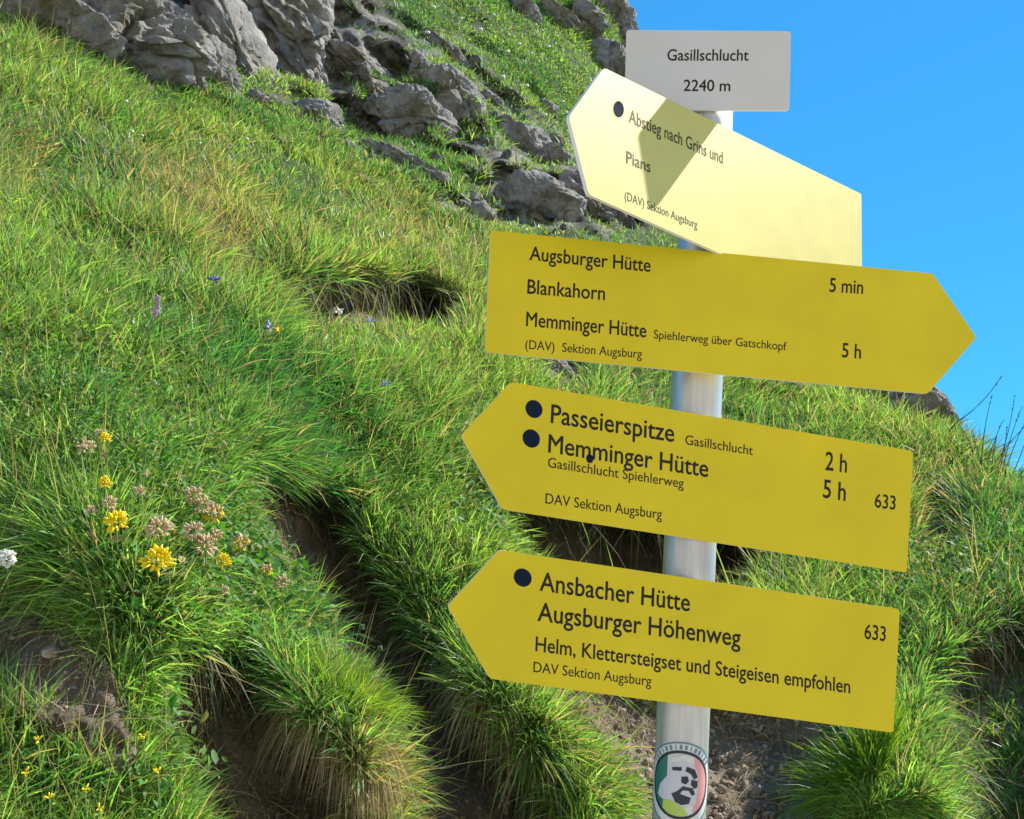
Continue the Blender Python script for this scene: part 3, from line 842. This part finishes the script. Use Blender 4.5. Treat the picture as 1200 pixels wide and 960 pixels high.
parts += [fringe([(600,600),(770,610),(930,640)], 420, 0.20, 0.0035, 0.8),
         fringe([(215,765),(290,790),(335,840)], 420, 0.11, 0.0018, 0.9),
         fringe([(290,575),(370,600),(430,660)], 260, 0.14, 0.0024, 0.8),
         fringe([(455,740),(520,770),(580,860)], 420, 0.13, 0.0024, 0.9),
         fringe([(300,326),(420,322),(535,352)], 520, 0.20, 0.0035, 0.7),
         fringe([(1050,760),(1110,740),(1190,720),(1260,720)], 420, 0.20, 0.0030, 0.9),
         fringe([(1090,800),(1110,880),(1130,950)], 260, 0.16, 0.0024, 0.9, green=0.5),
         fringe([(590,850),(660,890),(720,930)], 420, 0.12, 0.0022, 1.0),
         fringe([(610,412),(690,424)], 120, 0.16, 0.004, 0.8),
         fringe([(20,725),(80,740),(120,800)], 200, 0.06, 0.0018, 1.3),
         fringe([(230,850),(260,960),(280,1040)], 500, 0.09, 0.0020, 1.3, green=0.2)]
V_, Q_, T_, C_ = join(parts)
o = link('dry_grass', mesh_np('dry_grass', V_, Q_, T_, C_), None, M_DRY)
tag(o, 'dead brown grass and roots hanging over the hollows', 'dry grass', kind='stuff')

# small broad leaves growing through the grass
def leaves(n, w, size, lift, x0, x1, y0, y1, tone):
    px, py = sample(n, w, x0, x1, y0, y1)
    P, N = surf(px, py)
    c = P + N * rng.uniform(0.2, 1.0, n)[:, None] * lift + UP * rng.uniform(0.1, 0.8, n)[:, None] * lift
    nn = unit(N * 0.5 + UP * 0.5 + rng.normal(size=(n, 3)) * 0.6)
    u = unit(np.cross(nn, rng.normal(size=(n, 3)))); v = np.cross(nn, u)
    s = size * rng.uniform(0.5, 1.3, n)[:, None]
    V = np.stack([c - u * s, c - u * s * 0.35 + v * s * 0.42 + nn * s * 0.12, c + u * s * 0.35 + v * s * 0.36 + nn * s * 0.1, c + u * s,
                  c + u * s * 0.35 - v * s * 0.36 + nn * s * 0.1, c - u * s * 0.35 - v * s * 0.42 + nn * s * 0.12,
                  c - u * s * 0.35, c + u * s * 0.35], 1)
    b8 = (np.arange(n) * 8)[:, None]
    q = np.concatenate([b8 + np.array([6, 7, 2, 1]), b8 + np.array([6, 5, 4, 7])])
    t = np.concatenate([b8 + np.array([0, 6, 1]), b8 + np.array([0, 5, 6]), b8 + np.array([7, 3, 2]), b8 + np.array([7, 4, 3])])
    col = np.array(tone) * rng.uniform(0.6, 1.4, (n, 1)) * (1 + rng.normal(size=(n, 3)) * 0.08)
    k = rng.uniform(0, 1, n) < 0.08
    col[k] = np.array([0.30, 0.26, 0.09]) * rng.uniform(0.6, 1.2, (k.sum(), 1))
    return V.reshape(-1, 3), q, t, np.repeat(np.clip(col, 0.005, 1), 8, 0)
lw = np.maximum.reduce([0.9 * blur(inpoly([(0,400),(150,420),(280,560),(330,700),(200,770),(60,720),(0,700)]), 40),
     0.35 * blur(inpoly([(0,820),(220,840),(240,960),(0,960)]), 40), 0.6 * blur(inpoly([(540,540),(620,590),(620,660),(540,660)]), 14),
     0.5 * blur(inpoly([(940,640),(1200,600),(1200,700),(960,720)]), 20), 0.25 * blur(inpoly([(330,420),(560,420),(560,640),(420,640)]), 30)]) * land * (1 - np.clip(bald * 2.0, 0, 1))
parts = [leaves(9000, lw / lw.max(), 0.0075, 0.05, -100, 620, 380, 1000, (0.095, 0.20, 0.035)),
         leaves(1500, lw / lw.max(), 0.013, 0.06, 520, 1250, 500, 750, (0.10, 0.20, 0.05)),
         leaves(700, lw / lw.max(), 0.014, 0.05, -100, 350, 650, 1000, (0.07, 0.22, 0.03))]
V_, Q_, T_, C_ = join(parts)
o = link('ground_cover', mesh_np('ground_cover', V_, Q_, T_, C_), None, M_LEAF)
tag(o, 'small round green leaves growing among the grass', 'ground cover', kind='stuff')

# gravel and crumbs of earth on the bare path
M_STONE = paint('gravel_stone', (0.30, 0.235, 0.18), 0.95, 0.75, 0.1, 18)
def crumbs(n, w, x0, x1, y0, y1, smin, smax):
    ico = bmesh.new(); bmesh.ops.create_icosphere(ico, subdivisions=1, radius=1.0)
    iv = np.array([v.co[:] for v in ico.verts]); it = np.array([[v.index for v in f.verts] for f in ico.faces]); ico.free()
    px, py = sample(n, w, x0, x1, y0, y1); P, N = surf(px, py)
    sc = smin * (smax / smin) ** (rng.uniform(0, 1, n) ** 3.2)
    q = rng.normal(size=(n, 3, 3)); q, _ = np.linalg.qr(q)
    k = rng.uniform(0.35, 1.25, (n, 1, 3))
    vv = iv[None] * k * (1 + rng.uniform(-0.45, 0.35, (n, len(iv), 1)))
    vv = np.einsum('nij,nvj->nvi', q, vv) * sc[:, None, None] + (P + N * sc[:, None] * 0.25)[:, None]
    return vv.reshape(-1, 3), (it[None] + (np.arange(n) * len(iv))[:, None, None]).reshape(-1, 3)
sw = np.clip(soilm, 0, 1) * land
a1, t1 = crumbs(6500, sw, 560, 1010, 780, 1050, 0.0012, 0.013)
a2, t2 = crumbs(3000, sw, 200, 650, 740, 1050, 0.0012, 0.007)
a3, t3 = crumbs(1500, sw, 1050, 1300, 740, 1050, 0.002, 0.010)
a4, t4 = crumbs(250, sw, 0, 130, 710, 840, 0.0015, 0.006)
V_ = np.concatenate([a1, a2, a3, a4]); o_ = np.cumsum([0, len(a1), len(a2), len(a3)])
T_ = np.concatenate([t + k for t, k in zip((t1, t2, t3, t4), o_)])
o = link('gravel', mesh_np('gravel', V_, None, T_, None, False), None, M_STONE)
tag(o, 'pale gravel and earth crumbs on the bare ground', 'gravel', kind='stuff')
for px, py, w, sd_, lb in ((860, 905, 16, 3, 'small pale stone on the dirt right of the pole'), (852, 921, 20, 4, 'flat grey stone on the shaded dirt right of the pole'),
                           (672, 834, 44, 5, 'flat pale splintered stone on the dirt under the lowest sign'), (845, 890, 18, 6, 'narrow light stone lying against the pole side of the dirt'),
                           (62, 765, 30, 8, 'pale stone on the bare patch at the left edge'), (700, 870, 22, 9, 'brown stone on the sunlit dirt left of the pole')):
    P, N = surf(px, py); d = dep(P); me = rock_mesh(sd_ * 31, 3, 10, 0.05, 0.08)
    co = np.array([v.co[:] for v in me.vertices]) * np.array([1, 0.7, 0.5]) * (w * d / FPX / 2)
    me.vertices.foreach_set('co', co.astype(np.float32).ravel()); me.update()
    o = link('stone', me, None, M_STONE); o.location = P + N * 0.004; o.rotation_euler = (R(25), R(10 * (sd_ % 3)), R(40 * sd_))
    tag(o, lb, 'stone', 'stones on the bare ground')

# ---- tufts that stand out as single things
def tuft_thing(px, py, rad_px, nb, L, W, name, label, skirt=None, yell=0.5):
    P, N = surf(px, py); d = float(dep(P)); r = rad_px * d / FPX
    root = empty(name, P); tag(root, label, 'grass tuft', 'single tufts on the edge of the gullies')
    off = rng.normal(size=(nb, 3)); off -= N * (off @ N)[:, None]; off = unit(off) * (rng.uniform(0, 1, nb) ** 0.55)[:, None]
    d0 = unit(0.8 * UP + 0.4 * N + off * 0.9 + rng.normal(size=(nb, 3)) * 0.25)
    hue = np.clip(yell + rng.normal(size=nb) * 0.22, 0, 1)[:, None]
    col = (np.array([0.08, 0.21, 0.018]) * (1 - hue) + np.array([0.23, 0.32, 0.03]) * hue) * rng.uniform(0.7, 1.3, (nb, 1))
    g = blades(off * r, d0, -UP * rng.uniform(0.1, 0.7, nb)[:, None] + off * 0.3, L * rng.uniform(0.45, 1.15, nb), W * rng.uniform(0.6, 1.2, nb), col)
    link('leaf_blades', mesh_np('leaf_blades', *g), root, M_BLADE)
    if skirt:
        k = skirt; o2 = rng.normal(size=(k, 3)); o2 -= N * (o2 @ N)[:, None]; o2 = unit(o2) * rng.uniform(0.6, 1.1, k)[:, None]
        o2[:, 1] = -np.abs(o2[:, 1])
        c2 = np.array([0.42, 0.33, 0.19]) * rng.uniform(0.45, 1.2, (k, 1))
        dn = unit(o2 * 0.7 + np.array([0, -0.35, -0.25]) + rng.normal(size=(k, 3)) * 0.22)
        g = blades(o2 * r + np.array([0, -0.01, -0.015]), dn, -UP * rng.uniform(0.6, 1.3, k)[:, None], L * 1.2 * rng.uniform(0.5, 1.2, k), W * 1.1 * rng.uniform(0.6, 1.2, k), c2)
        link('straw_skirt', mesh_np('straw_skirt', *g), root, M_DRY)
tuft_thing(408, 815, 50, 1800, 0.085, 0.0024, 'grass_tuft', 'bright green tuft with a straw skirt hanging between two dirt gullies', 700, 0.75)
tuft_thing(1010, 905, 55, 1500, 0.13, 0.0030, 'grass_tuft', 'bright green tuft at the lower right under the corner of the lowest sign', None, 0.45)
tuft_thing(585, 800, 36, 600, 0.08, 0.0026, 'grass_tuft', 'pale green tuft below the arrow tip of the lowest sign', 400, 0.55)
tuft_thing(960, 672, 34, 700, 0.14, 0.0035, 'grass_tuft', 'tuft between the two lowest signs right of the pole', 200, 0.5)

# ---- flowers and stalks
def tube_bm(bm, pts, rads, seg=6):
    rings = []
    for k, (p, r) in enumerate(zip(pts, rads)):
        p = Vector(p); t = (Vector(pts[min(k + 1, len(pts) - 1)]) - Vector(pts[max(k - 1, 0)])).normalized()
        u = t.orthogonal().normalized(); v = t.cross(u)
        rings.append([bm.verts.new(p + (u * math.cos(2 * math.pi * i / seg) + v * math.sin(2 * math.pi * i / seg)) * r) for i in range(seg)])
    for a, c in zip(rings[:-1], rings[1:]):
        for i in range(seg): bm.faces.new((a[i], a[(i + 1) % seg], c[(i + 1) % seg], c[i]))
    bm.faces.new(rings[0][::-1]); bm.faces.new(rings[-1])
def finish(bm, name, parent, m):
    bmesh.ops.recalc_face_normals(bm, faces=bm.faces)
    me = bpy.data.meshes.new(name); bm.to_mesh(me); bm.free()
    for p in me.polygons: p.use_smooth = True
    return link(name, me, parent, m)
M_STEM = paint('green_stem', (0.12, 0.19, 0.05), 0.6, 0.2)
M_STRAW = paint('straw_stem', (0.30, 0.26, 0.12), 0.7, 0.2)
def petal_bm(bm, c, d, L, w):
    """a small cupped floret: a tapered six sided drop from c along d"""
    d = Vector(d).normalized(); c = Vector(c)
    tube_bm(bm, [c, c + d * L * 0.35, c + d * L * 0.75, c + d * L], [w * 0.35, w * 0.8, w, w * 0.35], 5)
M_PY = paint('yellow_petal', (0.82, 0.64, 0.012), 0.6, 0.12, 0.3, 60); M_PB = paint('withered_petal', (0.54, 0.42, 0.25), 0.8, 0.25, 0.2, 60)
M_PV = paint('violet_petal', (0.16, 0.10, 0.52), 0.6, 0.2, 0.3, 60); M_PW = paint('white_petal', (0.75, 0.75, 0.70), 0.7, 0.06, 0.3, 60)
M_PL = paint('lilac_petal', (0.38, 0.32, 0.62), 0.6, 0.2, 0.3, 60)
H = 0.075
def flower(name, label_parts, heads, seed):
    """stem and head with its foot at the origin; heads = [(part name, material, florets, radius, length, upper/lower half)]"""
    r = np.random.default_rng(seed)
    root = empty(name, (0, 0, 0))
    bm = bmesh.new(); tube_bm(bm, [(0, 0, -1.1), (0.003, -0.003, -0.5), (0, 0, 0)], [0.0013, 0.0011, 0.0009]); finish(bm, 'stem', root, M_STEM)
    for (pn, m, nf, rad, L, lo, hi) in heads:
        bm = bmesh.new()
        for k in range(nf):
            a = r.uniform(0, 2 * math.pi); z = r.uniform(lo, hi); q = math.sqrt(max(0, 1 - z * z))
            d = Vector((q * math.cos(a), q * math.sin(a), z)); petal_bm(bm, d * rad * 0.45, d + Vector((0, 0, 0.35)), L * r.uniform(0.45, 1.5), L * r.uniform(0.18, 0.28))
        finish(bm, pn, root, m)
    return root
protoY = flower('vetch_flower', None, [('florets', M_PY, 75, 0.018, 0.0085, -0.7, 1.0)], 1)
protoB = flower('withered_vetch', None, [('florets', M_PB, 60, 0.016, 0.0085, -0.8, 1.0)], 2)
protoX = flower('vetch_flower', None, [('florets', M_PY, 34, 0.016, 0.0085, -0.8, 0.2), ('withered_florets', M_PB, 40, 0.016, 0.0085, -0.1, 1.0)], 3)
protoV = flower('violet_bellflower', None, [('petals', M_PV, 9, 0.006, 0.013, -0.8, 0.4)], 4)
protoL = flower('lilac_bellflower', None, [('petals', M_PL, 9, 0.006, 0.013, -0.8, 0.4)], 5)
protoW = flower('white_flower', None, [('petals', M_PW, 150, 0.016, 0.008, -1.0, 1.0)], 6)
_used = set()
def put(proto, px, py, size, label, cat, group, base_w=0.030, proud=0.135):
    d0_ = float(field(depth, px, py)); hgt = 0.10 if d0_ < 2.5 else 0.13
    P, N = surf(px, py + 0.95 * hgt * FPX / d0_); d = min(float(dep(P)), d0_) - 0.06
    head = at(px, py, d); v = head - P; ln = float(np.linalg.norm(v))
    s = 0.82 * size * d / FPX / base_w
    if proto.name in _used:
        o = proto.copy(); COL.objects.link(o)
        for ch in proto.children:
            c = ch.copy(); COL.objects.link(c); c.parent = o
    else:
        o = proto; _used.add(proto.name)
    o.location = P; o.scale = (s, s, s)
    o.rotation_euler = Vector(v).to_track_quat('Z', 'Y').to_euler()
    for ch in [c for c in COL.objects if c.parent is o]:
        ch.location = (0, 0, ln / s)
        if ch.name.startswith('stem'): ch.scale = (1 / s, 1 / s, ln / s)
        else: ch.rotation_euler = (R(rng.uniform(-15, 15)), R(rng.uniform(-15, 15)), rng.uniform(0, 6.28))
    tag(o, label, cat, group)
G1 = 'yellow vetch flowers at the left'; G2 = 'withered brown vetch heads at the left'
put(protoY, 124, 514, 16, 'small yellow vetch head, the highest of the yellow ones, beside two withered heads', 'flower', G1)
put(protoY, 123, 566, 18, 'lone oval yellow vetch head under the highest yellow one', 'flower', G1)
put(protoY, 136, 612, 30, 'loose yellow vetch head with withered florets just above it', 'flower', G1)
put(protoY, 184, 657, 40, 'largest and brightest yellow vetch head in the meadow', 'flower', G1)
put(protoY, 260, 658, 22, 'compact yellow vetch head among the thickest group of withered heads', 'flower', G1)
put(protoX, 250, 602, 28, 'half withered vetch head with yellow at its foot above the withered group', 'flower', G1)
put(protoX, 281, 636, 26, 'half withered vetch head right of the compact yellow one', 'flower', G1)
put(protoX, 312, 668, 18, 'small half withered vetch head near the dark gully', 'flower', G1)
for k, (x, y, z, lb) in enumerate(((100,524,24,'withered brown vetch head at the far upper left of the flower patch'), (117,508,14,'tiny withered vetch head touching the highest yellow one'),
    (128,590,20,'withered vetch head directly above the loose yellow one'), (163,575,16,'lone withered vetch head between the left and middle flowers'),
    (186,620,34,'tall withered vetch head directly above the largest yellow one'), (226,580,24,'topmost withered vetch head of the dense group'),
    (238,592,26,'withered vetch head touching the half withered one on its left'), (226,622,26,'withered vetch head at the left side of the dense group'),
    (240,640,32,'broadest withered vetch head in the middle of the dense group'), (252,628,20,'withered vetch head above the compact yellow one'),
    (206,700,22,'whitish withered vetch head below the largest yellow one'), (234,697,20,'withered vetch head below the dense group, middle of three in a row'),
    (258,694,22,'withered vetch head at the right end of the lower row of three'), (330,683,22,'withered vetch head farthest right at the edge of the dark gully'),
    (107,598,14,'small grey withered vetch head left of the loose yellow one'))):
    put(protoB, x, y, z, lb, 'flower', G2)
G3 = 'small violet flowers in the grass'
put(protoV, 314, 551, 17, 'deep violet flower at the top of the dark gully', 'flower', G3)
put(protoV, 251, 328, 15, 'violet flower left of the dark ledge in the grass', 'flower', G3)
put(protoL, 316, 383, 16, 'lilac flower at the left end of the dark ledge', 'flower', G3)
put(protoL, 434, 376, 15, 'lilac flower in front of the middle of the dark ledge', 'flower', G3)
put(protoL, 451, 450, 13, 'pale lilac flower in the grass left of the left-pointing sign', 'flower', G3)
protoS = flower('yellow_petal_flower', None, [('petals', M_PY, 8, 0.006, 0.012, -0.6, 0.5)], 9)
put(protoS, 327, 388, 13, 'small yellow flower touching the lilac one at the dark ledge', 'flower', None)
for x, y in ((45,868),(100,925),(58,935),(168,862),(116,948),(30,905),(185,905)):
    put(protoS, x, y, 13, 'tiny pale yellow blossom in the grass at the bottom left below the bare patch', 'flower', 'tiny yellow blossoms at the bottom left')
put(protoW, 8, 655, 26, 'fluffy white seed head at the left edge of the picture', 'flower', None)
protoC = flower('white_clover', None, [('petals', M_PW, 22, 0.012, 0.012, -0.5, 1.0)], 8)
put(protoC, 396, 366, 13, 'cream flower standing before the dark ledge', 'flower', None)
me_ = bmesh.new(); bmesh.ops.create_icosphere(me_, subdivisions=1, radius=1.0)
wm = bpy.data.meshes.new('blossom'); me_.to_mesh(wm); me_.free(); wm.materials.append(M_PW)
for k, (x, y) in enumerate([(505,14),(537,27),(540,62),(605,57),(613,106),(592,66),(655,124),(660,137),(658,108),(620,68),(560,40),(575,22),(625,34),(500,45),(635,140),(648,150),(585,95),(640,60)]):
    P, N = surf(x, y); o = link('white_blossom', wm); o.location = P + N * 0.05; s = rng.uniform(0.018, 0.03); o.scale = (s, s, s * 0.6)
    tag(o, 'tiny white blossom on the bright grass below the skyline crag', 'flower', 'white blossoms on the upper slope')
for k, (x, y) in enumerate([(160,183),(148,178),(195,180),(395,163),(228,190),(283,183),(212,98),(140,140),(450,300)]):
    P, N = surf(x, y); o = link('white_blossom', wm); o.location = P + N * 0.07 + UP * 0.03; s = rng.uniform(0.008, 0.013); o.scale = (s, s, s * 0.6)
    tag(o, 'tiny white blossom in the long grass below the rocks', 'flower', 'white blossoms in the long grass')

def stalk(root_px, tip_px, rad, label, group=None, seed_len=0.25, m=None, head=None, bow=0.06, d=None, seeds=26, name='grass_stalk', sw=3.0):
    (x0, y0), (x1, y1) = root_px, tip_px
    P, N = surf(x0, y0); dd = float(dep(P)) if d is None else d
    if d is not None: P = at(x0, y0, d)
    T = at(x1, y1, dd - 0.02)
    root = empty(name, P); tag(root, label, 'grass stalk', group)
    v = T - P; sd2 = unit(np.cross(v, fwd)) * np.linalg.norm(v) * bow
    pts = [tuple(v * t + sd2 * (4 * t * (1 - t)) - (0 if t else 0.02) * UP) for t in np.linspace(0, 1, 9)]
    bm = bmesh.new(); tube_bm(bm, pts, [rad * (1 - 0.55 * t) for t in np.linspace(0, 1, 9)], 5); finish(bm, 'stem', root, m or M_STRAW)
    bm = bmesh.new(); r = np.random.default_rng(int(x1 * 7 + y1))
    for k in range(seeds):
        t = 1 - seed_len * r.uniform(0, 1); c = Vector(v * t + sd2 * (4 * t * (1 - t)))
        dr = Vector(unit(v)) + Vector(r.normal(size=3)) * 0.45
        petal_bm(bm, c, dr, rad * sw * 1.8, rad * sw * 0.32)
    finish(bm, 'seed_head', root, head or m or M_STRAW)
M_BLU = paint('dark_stalk', (0.06, 0.085, 0.06), 0.8, 0.2)
GS = 'grass stalks against the sky'
for k, (a, c) in enumerate([((1150,545),(1163,462)),((1165,560),(1189,463)),((1172,566),(1198,476)),((1180,570),(1215,470)),((1160,552),(1201,500)),((1190,575),(1222,505)),((1150,540),(1140,505)),((1178,568),(1176,520)),((1196,580),(1235,520)),((1140,528),(1128,504)),((1185,572),(1210,540)),((1168,562),(1180,500)),((1174,566),(1206,486)),((1188,574),(1230,478)),((1156,548),(1176,492)),((1192,577),(1216,520)),((1162,556),(1168,512))]):
    stalk(a, c, 0.0023, 'thin dark grass stalk among those rising against the sky at the right edge', GS, 0.22, M_BLU, d=4.4, bow=0.03 * (-1) ** k, seeds=10, sw=1.8)
stalk((1112,500), (1174,440), 0.0026, 'single grass stalk bending right against the sky beside the sign tip', None, 0.2, M_BLU, d=4.6, bow=-0.07, seeds=12, sw=1.8)
stalk((146,545), (186,352), 0.0013, 'tall green stalk with a purplish seed head in the left meadow', None, 0.12, M_STEM, paint('purple_seed', (0.36, 0.27, 0.33), 0.8, 0.2), 0.03, sw=5)
stalk((92,520), (128,395), 0.0013, 'pale green stalk leaning right above the yellow flowers', None, 0.12, M_STEM, None, 0.02, sw=4)
stalk((602,975), (585,905), 0.0014, 'pinkish seed head in the dark gully below the lowest sign', None, 0.75, M_STRAW, paint('pink_seed', (0.55, 0.36, 0.30), 0.8, 0.2), 0.03, sw=4.0)
stalk((931,925), (933,838), 0.0018, 'upright stalk on the dirt under the lowest sign, right of the pole', None, 0.1, M_STEM, None, 0.0, sw=2)
stalk((920,905), (927,872), 0.0014, 'short leaning stalk beside the upright one on the dirt', None, 0.1, M_STEM, None, 0.0, sw=2)
stalk((412,372), (432,300), 0.0022, 'white tipped stalk in front of the dark ledge', None, 0.06, M_STRAW, M_PW, 0.02, sw=3)
stalk((405,775), (424,735), 0.0014, 'short stalk with a grey bud at the edge of the gully', None, 0.08, M_STEM, None, 0.0, sw=3)
stalk((428,800), (446,760), 0.0014, 'second short budded stalk, lower beside the gully', None, 0.08, M_STEM, None, 0.0, sw=3)
stalk((240,905), (285,955), 0.0012, 'pale dry stalk fallen across the left gully', None, 0.05, M_STRAW, None, 0.05, sw=2, name='dry_stalk')
stalk((195,775), (345,830), 0.0011, 'long dry stalk arching over the left gully', None, 0.05, M_STRAW, None, 0.06, sw=2, name='dry_stalk')
print('grass verts', sum(len(o.data.vertices) for o in scene.objects if o.type == 'MESH'))
